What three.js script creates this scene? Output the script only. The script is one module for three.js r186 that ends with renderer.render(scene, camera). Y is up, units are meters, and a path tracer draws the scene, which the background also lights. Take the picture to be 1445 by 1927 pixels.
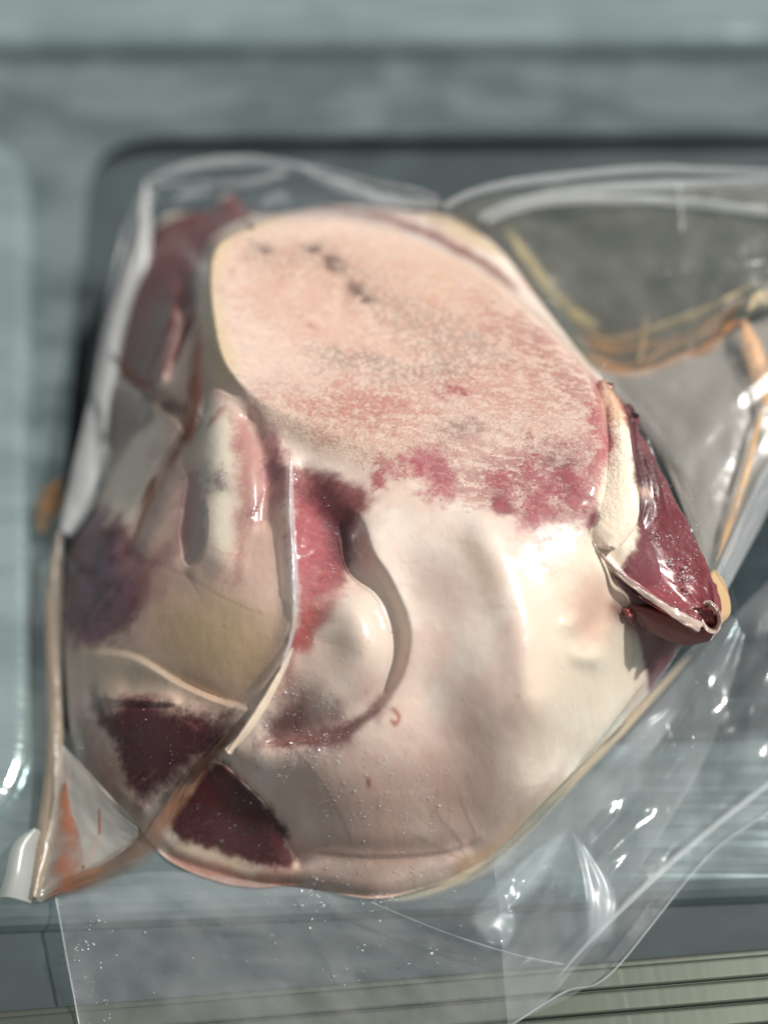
import * as THREE from 'three';
import { mergeGeometries } from 'three/addons/utils/BufferGeometryUtils.js';

// ---------------------------------------------------------------- camera, sky, sun, exposure
const scene = new THREE.Scene();
const PW = 1445, PH = 1927, TILT = 32 * Math.PI / 180, DIST = 0.52;
const camera = new THREE.PerspectiveCamera(45, PW / PH, 0.02, 20);
camera.position.set(0, 0.055 + DIST * Math.cos(TILT), DIST * Math.sin(TILT));
camera.lookAt(0, 0.055, 0);
camera.focus = 0.466; camera.userData.fStop = 1.7;
camera.updateMatrixWorld(true); camera.updateProjectionMatrix();
scene.add(camera);

{ // an even pale daylight sky, a little brighter overhead
  const w = 64, h = 32, d = new Float32Array(w * h * 4);
  for (let j = 0; j < h; j++) for (let i = 0; i < w; i++) {
    const e = Math.max(0, Math.sin(((j + .5) / h - .5) * Math.PI)), k = 0.215 + 0.13 * e, o = (j * w + i) * 4;
    d[o] = k * 0.97; d[o + 1] = k * 0.99; d[o + 2] = k; d[o + 3] = 1;
  }
  const t = new THREE.DataTexture(d, w, h, THREE.RGBAFormat, THREE.FloatType);
  t.mapping = THREE.EquirectangularReflectionMapping; t.magFilter = THREE.LinearFilter; t.needsUpdate = true;
  scene.background = t; scene.environment = t;
}
const sun = new THREE.DirectionalLight(new THREE.Color(1, 0.96, 0.9), 5);
sun.position.set(0.58, 0.79, -0.09).multiplyScalar(2); sun.target.position.set(0, 0, 0);
sun.castShadow = true; sun.shadow.radius = 3; sun.shadow.mapSize.set(2048, 2048);
Object.assign(sun.shadow.camera, { left: -.6, right: .6, top: .6, bottom: -.6, near: .5, far: 4 });
sun.name = 'sun'; scene.add(sun, sun.target);
const renderer = new THREE.WebGLRenderer({ antialias: true });
renderer.toneMapping = THREE.LinearToneMapping; renderer.toneMappingExposure = 1.0;
renderer.shadowMap.enabled = true;

// ---------------------------------------------------------------- helpers
const V = (x, y, z) => new THREE.Vector3(x, y, z);
const clamp = (x, a = 0, b = 1) => x < a ? a : x > b ? b : x, lerp = (a, b, t) => a + (b - a) * t;
const sstep = (a, b, x) => { const t = clamp((x - a) / (b - a)); return t * t * (3 - 2 * t); };
let seedN = 7; const rnd = () => { seedN = (seedN + 0x6d2b79f5) | 0; let t = Math.imul(seedN ^ (seedN >>> 15), 1 | seedN); t = (t + Math.imul(t ^ (t >>> 7), 61 | t)) ^ t; return ((t ^ (t >>> 14)) >>> 0) / 4294967296; };
const RT = new Float32Array(65536).map(() => rnd());
const vn = (x, y) => {
  const ix = Math.floor(x), iy = Math.floor(y), fx = x - ix, fy = y - iy, u = fx * fx * (3 - 2 * fx), v = fy * fy * (3 - 2 * fy);
  const a = RT[(ix & 255) + ((iy & 255) << 8)], b = RT[((ix + 1) & 255) + ((iy & 255) << 8)], c = RT[(ix & 255) + (((iy + 1) & 255) << 8)], d = RT[((ix + 1) & 255) + (((iy + 1) & 255) << 8)];
  return a + (b - a) * u + (c - a + (a - b - c + d) * u) * v;
};
const fbm = (x, y, o = 4) => { let s = 0, a = .5, n = 0; for (let i = 0; i < o; i++) { s += a * vn(x, y); n += a; a *= .5; x = x * 2.03 + 17.1; y = y * 2.03 + 5.7; } return s / n; };
const ray = V();
function at(px, py, mm = 0) {                       // the place at height mm that the photograph shows at (px, py)
  ray.set(px / PW * 2 - 1, 1 - py / PH * 2, 0.5).unproject(camera).sub(camera.position);
  const t = (mm / 1000 - camera.position.y) / ray.y;
  return V(camera.position.x + ray.x * t, mm / 1000, camera.position.z + ray.z * t);
}
function curve(pts, n, closed = false) {            // smooth curve through points of any dimension
  const m = pts.length, out = [], g = (i) => closed ? pts[(i + m) % m] : pts[clamp(i, 0, m - 1)], segs = closed ? m : m - 1;
  for (let k = 0; k < n; k++) {
    const t = k / (closed ? n : n - 1) * segs, i = Math.min(Math.floor(t), segs - 1), f = t - i, a = g(i - 1), b = g(i), c = g(i + 1), d = g(i + 2);
    out.push(b.map((_, q) => 0.5 * (2 * b[q] + (c[q] - a[q]) * f + (2 * a[q] - 5 * b[q] + 4 * c[q] - d[q]) * f * f + (3 * b[q] - a[q] - 3 * c[q] + d[q]) * f * f * f)));
  }
  return out;
}
function segDist(px, py, poly, closed) {            // distance to a polyline and place along it
  let best = 1e9, where = 0; const m = poly.length;
  for (let i = 0; i < (closed ? m : m - 1); i++) {
    const a = poly[i], b = poly[(i + 1) % m], dx = b[0] - a[0], dy = b[1] - a[1], t = clamp(((px - a[0]) * dx + (py - a[1]) * dy) / (dx * dx + dy * dy + 1e-9));
    const d = Math.hypot(px - a[0] - dx * t, py - a[1] - dy * t);
    if (d < best) { best = d; where = (i + t) / (m - 1); }
  }
  return [best, where];
}
function inside(px, py, poly) { let c = false; for (let i = 0, j = poly.length - 1; i < poly.length; j = i++) { const a = poly[i], b = poly[j]; if ((a[1] > py) !== (b[1] > py) && px < (b[0] - a[0]) * (py - a[1]) / (b[1] - a[1]) + a[0]) c = !c; } return c; }
const sdf = (px, py, poly) => (inside(px, py, poly) ? 1 : -1) * segDist(px, py, poly, true)[0];
function plate(pts) {                               // thin-plate surface through [x, y, height]
  const n = pts.length, N = n + 3, A = [], U = (r2) => r2 < 1e-9 ? 0 : r2 * Math.log(r2), S = 1 / 500;
  const P = pts.map(([x, y, h]) => [x * S, y * S, h]);
  for (let i = 0; i < N; i++) { A.push(new Float64Array(N + 1)); }
  for (let i = 0; i < n; i++) {
    for (let j = 0; j < n; j++) A[i][j] = U((P[i][0] - P[j][0]) ** 2 + (P[i][1] - P[j][1]) ** 2) + (i === j ? 0.002 : 0);
    A[i][n] = A[n][i] = 1; A[i][n + 1] = A[n + 1][i] = P[i][0]; A[i][n + 2] = A[n + 2][i] = P[i][1]; A[i][N] = P[i][2];
  }
  for (let c = 0; c < N; c++) {
    let p = c; for (let r = c + 1; r < N; r++) if (Math.abs(A[r][c]) > Math.abs(A[p][c])) p = r;
    [A[c], A[p]] = [A[p], A[c]];
    for (let r = 0; r < N; r++) if (r !== c) { const f = A[r][c] / A[c][c]; if (f) for (let k = c; k <= N; k++) A[r][k] -= f * A[c][k]; }
  }
  const w = A.map((r, i) => r[N] / r[i]);
  return (x, y) => { x *= S; y *= S; let s = w[n] + w[n + 1] * x + w[n + 2] * y; for (let i = 0; i < n; i++) s += w[i] * U((x - P[i][0]) ** 2 + (y - P[i][1]) ** 2); return s; };
}
const lin = (hex) => { const c = new THREE.Color(hex); return [c.r, c.g, c.b]; };
function obj(name, geometry, material, parent = scene, data) {
  const m = new THREE.Mesh(geometry, material); m.name = name; m.castShadow = m.receiveShadow = true;
  if (data) Object.assign(m.userData, data);
  parent.add(m); return m;
}
function gridGeo(P, n, m, uvScale = 1) {            // P: n x m points; uv in metres along the sheet
  const pos = new Float32Array(n * m * 3), uv = new Float32Array(n * m * 2), idx = [];
  let su = 0;
  for (let i = 0; i < n; i++) {
    if (i) su += P[i * m + (m >> 1)].distanceTo(P[(i - 1) * m + (m >> 1)]);
    let sv = 0;
    for (let j = 0; j < m; j++) { const k = i * m + j; if (j) sv += P[k].distanceTo(P[k - 1]); P[k].toArray(pos, k * 3); uv[k * 2] = su * uvScale; uv[k * 2 + 1] = sv * uvScale; if (i && j) idx.push(k, k - m, k - m - 1, k, k - m - 1, k - 1); }
  }
  const g = new THREE.BufferGeometry(); g.setAttribute('position', new THREE.BufferAttribute(pos, 3)); g.setAttribute('uv', new THREE.BufferAttribute(uv, 2)); g.setIndex(idx); g.computeVertexNormals();
  return g;
}
// A sheet spanned between two edge curves of [px, py, mm]; lift(u, v) raises it in mm; thick (mm) makes it a closed slab.
function loft(A, B, { n = 60, m = 12, lift, thick = 0, uvs = 1 } = {}) {
  const a = curve(A, n).map((p) => at(...p)), b = curve(B, n).map((p) => at(...p)), P = [];
  for (let i = 0; i < n; i++) for (let j = 0; j < m; j++) { const v = j / (m - 1), p = a[i].clone().lerp(b[i], v); if (lift) p.y += lift(i / (n - 1), v) / 1000; P.push(p); }
  const top = gridGeo(P, n, m, uvs); if (!thick) return top;
  const nr = top.attributes.normal, Q = P.map((p, k) => p.clone().addScaledVector(V(nr.getX(k), nr.getY(k), nr.getZ(k)), (nr.getY(k) > 0 ? -1 : 1) * thick / 1000));
  const rim = (f) => { const R = []; for (const [p, q, e] of f) for (let s = 0; s <= 4; s++) { const r = p.clone().lerp(q, s / 4), k = Math.sin(s / 4 * Math.PI) * thick / 2200; R.push(r.addScaledVector(e, k)); } return gridGeo(R, f.length, 5, uvs); };
  const L = [], R = [], T = [], D = [];
  for (let i = 0; i < n; i++) { const e = a[i].clone().sub(b[i]).normalize(); L.push([P[i * m], Q[i * m], e]); R.push([P[i * m + m - 1], Q[i * m + m - 1], e.clone().negate()]); }
  for (let j = 0; j < m; j++) { T.push([P[j], Q[j], P[j].clone().sub(P[m + j]).normalize()]); const k = (n - 1) * m + j; D.push([P[k], Q[k], P[k].clone().sub(P[k - m]).normalize()]); }
  return mergeGeometries([top, gridGeo(Q, n, m, uvs), rim(L), rim(R), rim(T), rim(D)]);
}
const widen = (pts, w0, w1 = w0) => {               // two edges either side of a centre line of [px, py, mm, width]
  const A = [], B = [];
  pts.forEach((p, i) => { const q = pts[Math.min(i + 1, pts.length - 1)], o = pts[Math.max(i - 1, 0)], dx = q[0] - o[0], dy = q[1] - o[1], l = Math.hypot(dx, dy), w = (p[3] ?? lerp(w0, w1, i / (pts.length - 1))) / 2; A.push([p[0] - dy / l * w, p[1] + dx / l * w, p[2]]); B.push([p[0] + dy / l * w, p[1] - dx / l * w, p[2]]); });
  return [A, B];
};

// ---------------------------------------------------------------- height of the meat
const OUT = curve([[300, 415], [350, 400], [402, 396], [420, 366], [446, 374], [472, 400], [520, 403], [560, 396], [640, 386], [760, 396], [860, 412], [940, 470], [1010, 560], [1080, 650], [1140, 725], [1184, 790], [1200, 900], [1215, 1000], [1270, 1110], [1300, 1190], [1275, 1225], [1240, 1280], [1180, 1352], [1090, 1442], [1000, 1532], [925, 1612], [870, 1647], [800, 1672], [700, 1692], [560, 1668], [480, 1672], [400, 1657], [315, 1618], [250, 1545], [175, 1480], [138, 1400], [125, 1280], [120, 1150], [132, 1040], [178, 960], [196, 880], [206, 760], [217, 650], [243, 530]], 700, true);
const DISC = curve([[386, 520], [398, 462], [440, 432], [500, 408], [560, 400], [640, 406], [740, 430], [850, 478], [930, 525], [1005, 588], [1075, 655], [1125, 720], [1160, 790], [1170, 880], [1140, 960], [1050, 985], [940, 965], [850, 935], [760, 905], [680, 870], [600, 835], [520, 800], [460, 755], [415, 690], [395, 610]], 300, true);
const baseH = plate([
  [300, 420, 48], [420, 380, 70], [480, 410, 84], [640, 392, 88], [860, 420, 90], [1010, 565, 92], [1140, 730, 96], [1200, 900, 98], [330, 520, 72], [250, 600, 52], [320, 640, 76], [390, 600, 92], [220, 760, 42], [300, 760, 70], [390, 720, 94], [200, 880, 34], [270, 900, 62], [350, 880, 82],
  [700, 640, 106], [550, 700, 106], [900, 700, 108], [650, 850, 108], [850, 960, 111], [1000, 990, 111], [1130, 990, 106], [440, 800, 101], [420, 900, 97], [480, 960, 98], [530, 880, 102], [600, 920, 104], [640, 960, 104], [690, 960, 106],
  [330, 1000, 74], [400, 1050, 85], [200, 1000, 46], [150, 1080, 30], [140, 1200, 27], [220, 1150, 50], [310, 1180, 66], [420, 1200, 80], [500, 1150, 91], [150, 1320, 24], [240, 1330, 44], [350, 1320, 60], [450, 1300, 71], [160, 1430, 18], [250, 1450, 32], [340, 1430, 44],
  [600, 1050, 98], [690, 1090, 99], [690, 1210, 92], [620, 1250, 84], [560, 1330, 71], [640, 1370, 70], [760, 1120, 96], [850, 1050, 107], [940, 1080, 107], [880, 1200, 97], [800, 1300, 80], [985, 1200, 100], [1060, 1210, 94], [1010, 1350, 84], [900, 1400, 75.5], [760, 1450, 64], [600, 1480, 51], [480, 1440, 52], [1060, 1100, 103], [1150, 1180, 82], [1100, 1300, 70], [1240, 1250, 48], [1200, 1120, 88], [1290, 1190, 66], [1090, 1430, 40], [1000, 1480, 54], [920, 1600, 22], [860, 1530, 45], [700, 1580, 34], [800, 1660, 12], [600, 1640, 14], [560, 1560, 26], [450, 1530, 22], [500, 1640, 10], [380, 1560, 16], [320, 1600, 8], [380, 1470, 36],
]);
// furrows and ridges: centre line, half width in px, height in mm
const LINES = [
  [[[655, 1000], [672, 1070], [715, 1140], [738, 1200], [728, 1265], [690, 1318], [620, 1368], [520, 1384]], 30, -5],
  [[[570, 900], [610, 960], [640, 1040], [655, 1095]], 34, -3],
  [[[545, 880], [548, 1000], [556, 1110], [548, 1190], [500, 1300], [440, 1400]], 20, 3],
  [[[680, 1160], [682, 1235], [630, 1290]], 66, 5.5],
  [[[915, 1010], [950, 1090], [985, 1200], [1008, 1310]], 40, 3],
  [[[1130, 1020], [1150, 1080], [1130, 1150], [1090, 1200]], 26, -4],
  [[[560, 1590], [680, 1602], [800, 1602], [880, 1592]], 22, -2],
  [[[412, 770], [402, 880], [402, 1000], [418, 1050]], 34, 2.4],
  [[[365, 880], [355, 960], [355, 1050]], 16, -2.5],
  [[[470, 790], [500, 880], [500, 980]], 18, -3],
  [[[385, 660], [375, 760], [345, 850], [285, 950], [240, 1040]], 20, -4],
  [[[330, 560], [310, 640], [290, 720]], 26, 5],
  [[[250, 1290], [330, 1300], [400, 1330]], 30, -3],
  [[[560, 1480], [535, 1540], [555, 1620]], 20, -3],
  [[[1075, 1180], [1090, 1230], [1120, 1240]], 20, 3],
].map(([p, w, h]) => ({ p: curve(p, 40), w, h }));
// steps, where one layer of tissue ends over another: line (the raised side on its left), reach in px, height in mm
const STEPS = [
  [[[640, 950], [676, 985], [694, 1040], [730, 1095], [763, 1180], [753, 1260], [715, 1325], [640, 1385], [560, 1402], [470, 1396]], 100, 5.5, 12],
  [[[380, 640], [372, 720], [352, 810], [305, 910], [240, 1045]], 60, 5],
  [[[205, 700], [262, 735], [330, 790], [352, 815]], 50, -4],
  [[[382, 930], [388, 990], [376, 1050], [345, 1075]], 30, 2],
  [[[148, 1228], [245, 1232], [340, 1285], [420, 1320], [490, 1335]], 60, -4],
  [[[170, 1318], [240, 1322], [345, 1328]], 30, 3],
  [[[300, 735], [330, 660], [360, 590]], 34, 4],
  [[[330, 560], [296, 640], [262, 715]], 34, 4],
  [[[400, 1424], [490, 1500], [545, 1585], [562, 1640]], 36, -4],
  [[[560, 1600], [700, 1612], [840, 1602], [915, 1570]], 40, 1.4],
].map(([p, w, h, soft = 5]) => ({ p: curve(p, 40), w, h, soft }));
const stepAt = (px, py, l) => { let best = 1e9, side = 0, edge = 1; const n = l.p.length; for (let i = 0; i < n - 1; i++) { const a = l.p[i], b = l.p[i + 1], dx = b[0] - a[0], dy = b[1] - a[1], t = clamp(((px - a[0]) * dx + (py - a[1]) * dy) / (dx * dx + dy * dy)), d = Math.hypot(px - a[0] - dx * t, py - a[1] - dy * t); if (d < best) { best = d; side = (dx * (py - a[1]) - dy * (px - a[0])) / Math.hypot(dx, dy); const s = (i + t) / (n - 1); edge = sstep(0, .2, s) * sstep(1, .8, s); } } return best < l.w * 3 ? l.h * edge * sstep(l.soft, -l.soft, side) * Math.exp(-best / l.w) : 0; };
function rawH(px, py) {
  let h = baseH(px, py);
  for (const l of LINES) { const [d] = segDist(px, py, l.p, false); if (d < l.w * 3) h += l.h * Math.exp(-(d * d) / (l.w * l.w)); }
  for (const l of STEPS) h += stepAt(px, py, l);
  const s = sdf(px, py, DISC);
  if (s > -40) { // the sawn face: a nearly level plane, its lower rim running into the fat
    const plane = 111 + (px - 800) * 0.006 + (py - 700) * 0.008 - 2.5 * sstep(820, 990, py) * sstep(600, 900, px), soft = 14 + 70 * sstep(640, 900, py);
    h = lerp(h, plane, sstep(-soft * .35, soft * .65, s));
  }
  return h + (fbm(px / 90, py / 90, 5) - .5) * .75 * (1 - 0.8 * sstep(0, 20, s));
}
const GS = 4, GX0 = 0, GY0 = 280, GW = Math.ceil(PW / GS) + 1, GHh = Math.ceil(1470 / GS) + 1, GH = new Float32Array(GW * GHh), GIN = new Float32Array(GW * GHh);
for (let j = 0; j < GHh; j++) for (let i = 0; i < GW; i++) {
  const px = GX0 + i * GS, py = GY0 + j * GS; let e = sdf(px, py, OUT); GIN[j * GW + i] = e;
  let h = rawH(px, py); const w = 34; if (e < w) h -= 6 * (1 - clamp(e / w, -0.3, 1)) ** 2;
  GH[j * GW + i] = Math.max(h, 3);
}
const lookup = (F) => (px, py) => { const x = clamp((px - GX0) / GS, 0, GW - 1.001), y = clamp((py - GY0) / GS, 0, GHh - 1.001), i = x | 0, j = y | 0, u = x - i, v = y - j, k = j * GW + i; return (F[k] * (1 - u) + F[k + 1] * u) * (1 - v) + (F[k + GW] * (1 - u) + F[k + GW + 1] * u) * v; };
const H = lookup(GH);

// ---------------------------------------------------------------- the colours of the meat, seen in plan (metres)
const X0 = -0.165, Z0 = -0.175, SPAN = 0.345, TX = 2048, MX = 1024;
const plan = (px, py, mm) => { const p = at(px, py, mm ?? H(px, py)); return [(p.x - X0) / SPAN, (p.z - Z0) / SPAN]; };
const cv = document.createElement('canvas'); cv.width = cv.height = MX; const cx = cv.getContext('2d');
function mask(shapes, blur, mm) {                   // polygons (arrays of points), or strokes {line, w}
  cx.filter = 'none'; cx.fillStyle = '#000'; cx.fillRect(0, 0, MX, MX); cx.filter = blur ? `blur(${blur}px)` : 'none'; cx.fillStyle = cx.strokeStyle = '#fff'; cx.lineCap = cx.lineJoin = 'round';
  for (const s of shapes) {
    const closed = !s.line, pts = curve(s.line ?? s, (s.line ?? s).length * 8, closed).map(([x, y]) => plan(x, y, mm));
    cx.beginPath(); pts.forEach(([u, v], i) => cx[i ? 'lineTo' : 'moveTo'](u * MX, v * MX));
    if (closed) { cx.closePath(); cx.fill(); } else { cx.lineWidth = s.w * MX / 1500; cx.stroke(); }
  }
  const d = cx.getImageData(0, 0, MX, MX).data, out = new Uint8Array(MX * MX); let x0 = MX, x1 = 0, y0 = MX, y1 = 0;
  for (let k = 0; k < MX * MX; k++) { const a = out[k] = d[k * 4]; if (a > 1) { const x = k % MX, y = k / MX | 0; if (x < x0) x0 = x; if (x > x1) x1 = x; if (y < y0) y0 = y; if (y > y1) y1 = y; } }
  return { out, x0, x1, y0, y1 };
}
const NA = new Float32Array(TX * TX), NB = new Float32Array(TX * TX), NC = new Float32Array(TX * TX), ND = new Float32Array(TX * TX), NE = new Float32Array(TX * TX);
for (let j = 0; j < TX; j++) for (let i = 0; i < TX; i++) {
  const k = j * TX + i;
  const x = i * .985 + j * .17, y = j * .985 - i * .17;
  NA[k] = fbm(i / 90, j / 90, 4); NB[k] = fbm(i / 24 + 50, j / 24, 4); NC[k] = fbm(x / 26 + 9, (y + (NA[k] - .5) * 34) / 8 + 80, 5); ND[k] = fbm(i / 6 + 3, j / 6 + 31, 3); NE[k] = fbm(i / 2.7 + 41, j / 2.2 + 7, 2);
}
const col = new Float32Array(TX * TX * 3), bump = new Float32Array(TX * TX);
{ const c0 = lin('#ead8ca'), c1 = lin('#e0bfb0');
  for (let k = 0; k < TX * TX; k++) { const t = sstep(.35, .7, NA[k]); for (let q = 0; q < 3; q++) col[k * 3 + q] = lerp(c0[q], c1[q], t * .7) * (1 + (NB[k] - .5) * .08); bump[k] = NA[k] * .4 + NB[k] * .4 + ND[k] * .14 + NE[k] * .06; } }
// one coat of colour: rag = how far the edge is frayed (px), cut = hardness, grain = which noise breaks it and how much
function coat(shapes, hex, { a = 1, blur = 6, rag = 8, cut = 0, grain = 0, kind = NB, mm, b = 0 } = {}) {
  const M = mask(shapes, blur, mm), c = lin(hex), r = TX / MX, pad = 6;
  for (let j = Math.max(0, (M.y0 - pad) * r); j < Math.min(TX, (M.y1 + pad) * r); j++) for (let i = Math.max(0, (M.x0 - pad) * r); i < Math.min(TX, (M.x1 + pad) * r); i++) {
    const k = j * TX + i, k2 = (k + 733 + TX * 391) % (TX * TX), sx = clamp(i / r + (NA[k] - .5) * rag + (NB[k] - .5) * rag * .7 + (ND[k] - .5) * rag * .3, 0, MX - 2), sy = clamp(j / r + (NA[k2] - .5) * rag + (NB[k2] - .5) * rag * .7 + (ND[k2] - .5) * rag * .3, 0, MX - 2), ix = sx | 0, iy = sy | 0, fx = sx - ix, fy = sy - iy, o = iy * MX + ix;
    let m = ((M.out[o] * (1 - fx) + M.out[o + 1] * fx) * (1 - fy) + (M.out[o + MX] * (1 - fx) + M.out[o + MX + 1] * fx) * fy) / 255;
    if (m < .004) continue;
    if (grain) { const f = .5 + (kind[k] - .5) * 1.5 + (NE[k] - .5) * .75 + (ND[k] - .5) * .35 + (m - .55) * .35; m *= lerp(1, sstep(.4, .66, f), grain) ; }
    if (cut) m = sstep(.5 - .5 / cut, .5 + .5 / cut, m);
    const t = Math.min(1, m * a * (1 + .16 * (ND[k] - .5)));
    for (let q = 0; q < 3; q++) col[k * 3 + q] += (c[q] - col[k * 3 + q]) * t;
    if (b) bump[k] += b * m * (.5 + ND[k]);
  }
}
const P = { // outlines of the regions that show their own flesh (also used to split the surface into parts)
  backMuscle: [[300, 412], [400, 392], [440, 360], [480, 400], [430, 428], [396, 455], [372, 520], [372, 590], [345, 640], [300, 720], [262, 730], [205, 690], [215, 620], [240, 520]],
  bruise: [[180, 950], [230, 970], [250, 1030], [285, 1060], [280, 1140], [250, 1190], [205, 1200], [165, 1240], [110, 1150], [120, 1030]],
  sideMuscle: [[160, 1300], [215, 1330], [260, 1316], [330, 1330], [400, 1338], [458, 1338], [420, 1400], [350, 1462], [300, 1500], [264, 1526], [246, 1478], [228, 1440], [214, 1396], [184, 1368]],
  endMuscle: [[400, 1424], [440, 1450], [490, 1500], [530, 1540], [545, 1590], [560, 1640], [480, 1625], [390, 1600], [320, 1575], [330, 1520], [370, 1470]],
  seam: [[545, 888], [575, 880], [640, 905], [705, 928], [690, 965], [660, 985], [655, 1040], [660, 1085], [630, 1135], [615, 1170], [575, 1230], [545, 1290], [520, 1330], [540, 1240], [556, 1180], [560, 1110], [552, 1000]],
};
coat([[[390, 700], [500, 800], [545, 900], [550, 1100], [540, 1220], [440, 1330], [300, 1320], [130, 1300], [120, 1100], [200, 900], [280, 760]]], '#d0a998', { a: .75, blur: 14, rag: 20 });
coat([[[300, 1140], [400, 1120], [520, 1180], [520, 1260], [430, 1310], [330, 1290], [290, 1230]]], '#bda069', { a: .6, blur: 18, rag: 20 });
coat([[[240, 800], [290, 780], [330, 840], [290, 930], [240, 1000], [200, 940]]], '#e3d2bf', { a: .9, blur: 9, rag: 12 });
coat([[[380, 780], [430, 770], [440, 900], [430, 1020], [400, 1060], [385, 950]]], '#e4d8c4', { a: .9, blur: 8, rag: 12 });
coat([[[345, 900], [370, 890], [380, 960], [380, 1040], [355, 1060], [338, 1000]]], '#ad9795', { a: .8, blur: 3, rag: 22, cut: 1.5 });
coat([[[390, 888], [430, 892], [428, 925], [395, 918]]], '#75656c', { a: .8, blur: 6, rag: 30, grain: .5 });
coat([[[440, 780], [470, 790], [480, 900], [460, 1000], [440, 1100], [425, 1100], [450, 950]], [[480, 790], [530, 840], [545, 930], [500, 960], [470, 1000], [480, 900]]], '#a8706c', { a: .85, blur: 6, rag: 24 });
coat([[[490, 800], [520, 830], [530, 900], [505, 900]], [[470, 940], [485, 940], [482, 985], [468, 980]]], '#5e2a3f', { a: .8, blur: 5, rag: 22, grain: .5 });
coat([{ line: [[430, 770], [438, 840], [440, 900]], w: 6 }, { line: [[445, 790], [455, 880]], w: 5 }, { line: [[395, 800], [420, 765]], w: 12 }], '#9c3a44', { a: .7, blur: 3, rag: 14, grain: .5 });
coat([{ line: [[212, 770], [206, 850], [190, 920]], w: 26 }, { line: [[270, 745], [285, 790], [240, 800]], w: 16 }], '#4a2422', { blur: 5, rag: 16, a: .8 });
coat([{ line: [[300, 830], [330, 870], [290, 960]], w: 26 }, { line: [[360, 900], [340, 1000], [300, 1060]], w: 40 }], '#b58582', { blur: 8, rag: 30, a: .7 });
coat([P.backMuscle], '#6a2c2c', { blur: 4, rag: 10, cut: 1.4, b: .2 });
coat([[[250, 560], [330, 540], [360, 590], [300, 700], [230, 700]]], '#7c3338', { a: .8, blur: 10, rag: 24 });
coat([{ line: [[345, 590], [315, 650], [290, 720]], w: 30 }, { line: [[372, 520], [372, 600], [350, 700]], w: 16 }], '#a98c86', { a: .85, blur: 6, rag: 16 });
coat([[[215, 740], [270, 760], [250, 830], [205, 880]]], '#7d5b4d', { a: .8, blur: 8, rag: 10 });
coat([[[372, 600], [400, 620], [412, 690], [388, 690], [370, 650]]], '#9c4a52', { a: .85, blur: 5, rag: 20, grain: .6 });
coat([P.bruise], '#643945', { blur: 9, rag: 34, a: .95 });
coat([[[130, 1060], [200, 1040], [225, 1100], [200, 1180], [150, 1180]]], '#46303a', { blur: 12, rag: 30, a: .8 });
coat([[[240, 1030], [300, 1040], [330, 1100], [290, 1150], [250, 1120]]], '#96685f', { blur: 12, rag: 30, a: .6 });
coat([[[150, 1220], [250, 1225], [345, 1280], [330, 1310], [200, 1310], [150, 1290]]], '#b7a48f', { a: .8, blur: 6, rag: 14 });
coat([P.sideMuscle], '#40141a', { blur: 9, rag: 24, cut: 1 });
coat([[[140, 1340], [200, 1390], [240, 1470], [240, 1520], [160, 1460]]], '#8a6a5a', { blur: 8, rag: 16, a: .9 });
coat([P.endMuscle], '#3c1216', { blur: 5, rag: 14, cut: 1.2 });
coat([[[310, 1590], [400, 1606], [480, 1632], [560, 1645], [560, 1680], [430, 1672], [330, 1630]]], '#8d5a4a', { blur: 4, rag: 8, a: .9 });
coat([{ line: [[330, 1592], [400, 1612], [480, 1638]], w: 12 }], '#c8b79c', { blur: 3, a: .8 });
coat([P.seam], '#8a5252', { blur: 7, rag: 18, cut: 1, b: .2 });
coat([{ line: [[580, 960], [590, 1040], [595, 1100]], w: 50 }], '#b0585e', { blur: 9, rag: 20, a: .9 });
coat([{ line: [[600, 930], [630, 985], [650, 1050]], w: 40 }], '#4a1c25', { blur: 8, rag: 14, a: .85 });
coat([{ line: [[600, 1130], [590, 1170], [575, 1220]], w: 30 }], '#a84b48', { blur: 5, rag: 14, a: .8 });
coat([{ line: [[600, 1128], [640, 1110]], w: 20 }, { line: [[598, 1060], [592, 1100]], w: 8 }], '#cf9f95', { blur: 4, rag: 14, a: .8 });
coat([[[640, 1120], [710, 1110], [735, 1190], [700, 1270], [620, 1270], [610, 1200]]], '#d4bfae', { blur: 14, a: .7 });
coat([[[860, 1330], [980, 1340], [960, 1420], [870, 1400]], [[760, 1060], [900, 1080], [850, 1200], [770, 1150]]], '#b9978a', { blur: 16, rag: 20, a: .55 });
coat([[[600, 1480], [800, 1400], [940, 1480], [880, 1590], [650, 1590]]], '#c39584', { blur: 26, rag: 30, a: .55 });
coat([[[1010, 1060], [1120, 1030], [1230, 1200], [1200, 1340], [1060, 1440], [1000, 1500], [1010, 1300]]], '#dfd0b8', { blur: 18, rag: 20, a: .7 });
coat([{ line: [[740, 1335], [752, 1350], [745, 1365], [738, 1358]], w: 5 }, { line: [[695, 1470], [697, 1480]], w: 6 }], '#9c4a35', { blur: 1, rag: 4, a: .85 });
coat([{ line: [[870, 1010], [905, 1060], [925, 1110]], w: 18 }], '#b79a6e', { blur: 8, rag: 20, a: .6 });
coat([[[960, 1030], [1010, 1040], [1040, 1090], [1000, 1080]], [[1090, 1090], [1150, 1110], [1140, 1200], [1080, 1210]]], '#cf9a86', { blur: 9, rag: 20, a: .6 });
coat([{ line: [[560, 1605], [700, 1612], [830, 1600]], w: 18 }, { line: [[560, 1650], [700, 1672]], w: 22 }], '#a88070', { blur: 6, rag: 12, a: .7 });
coat([{ line: [[1000, 1535], [930, 1610], [860, 1650]], w: 14 }, { line: [[1180, 1352], [1090, 1440], [1000, 1530]], w: 8 }], '#c59a6c', { blur: 3, rag: 8, a: .7 });
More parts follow.
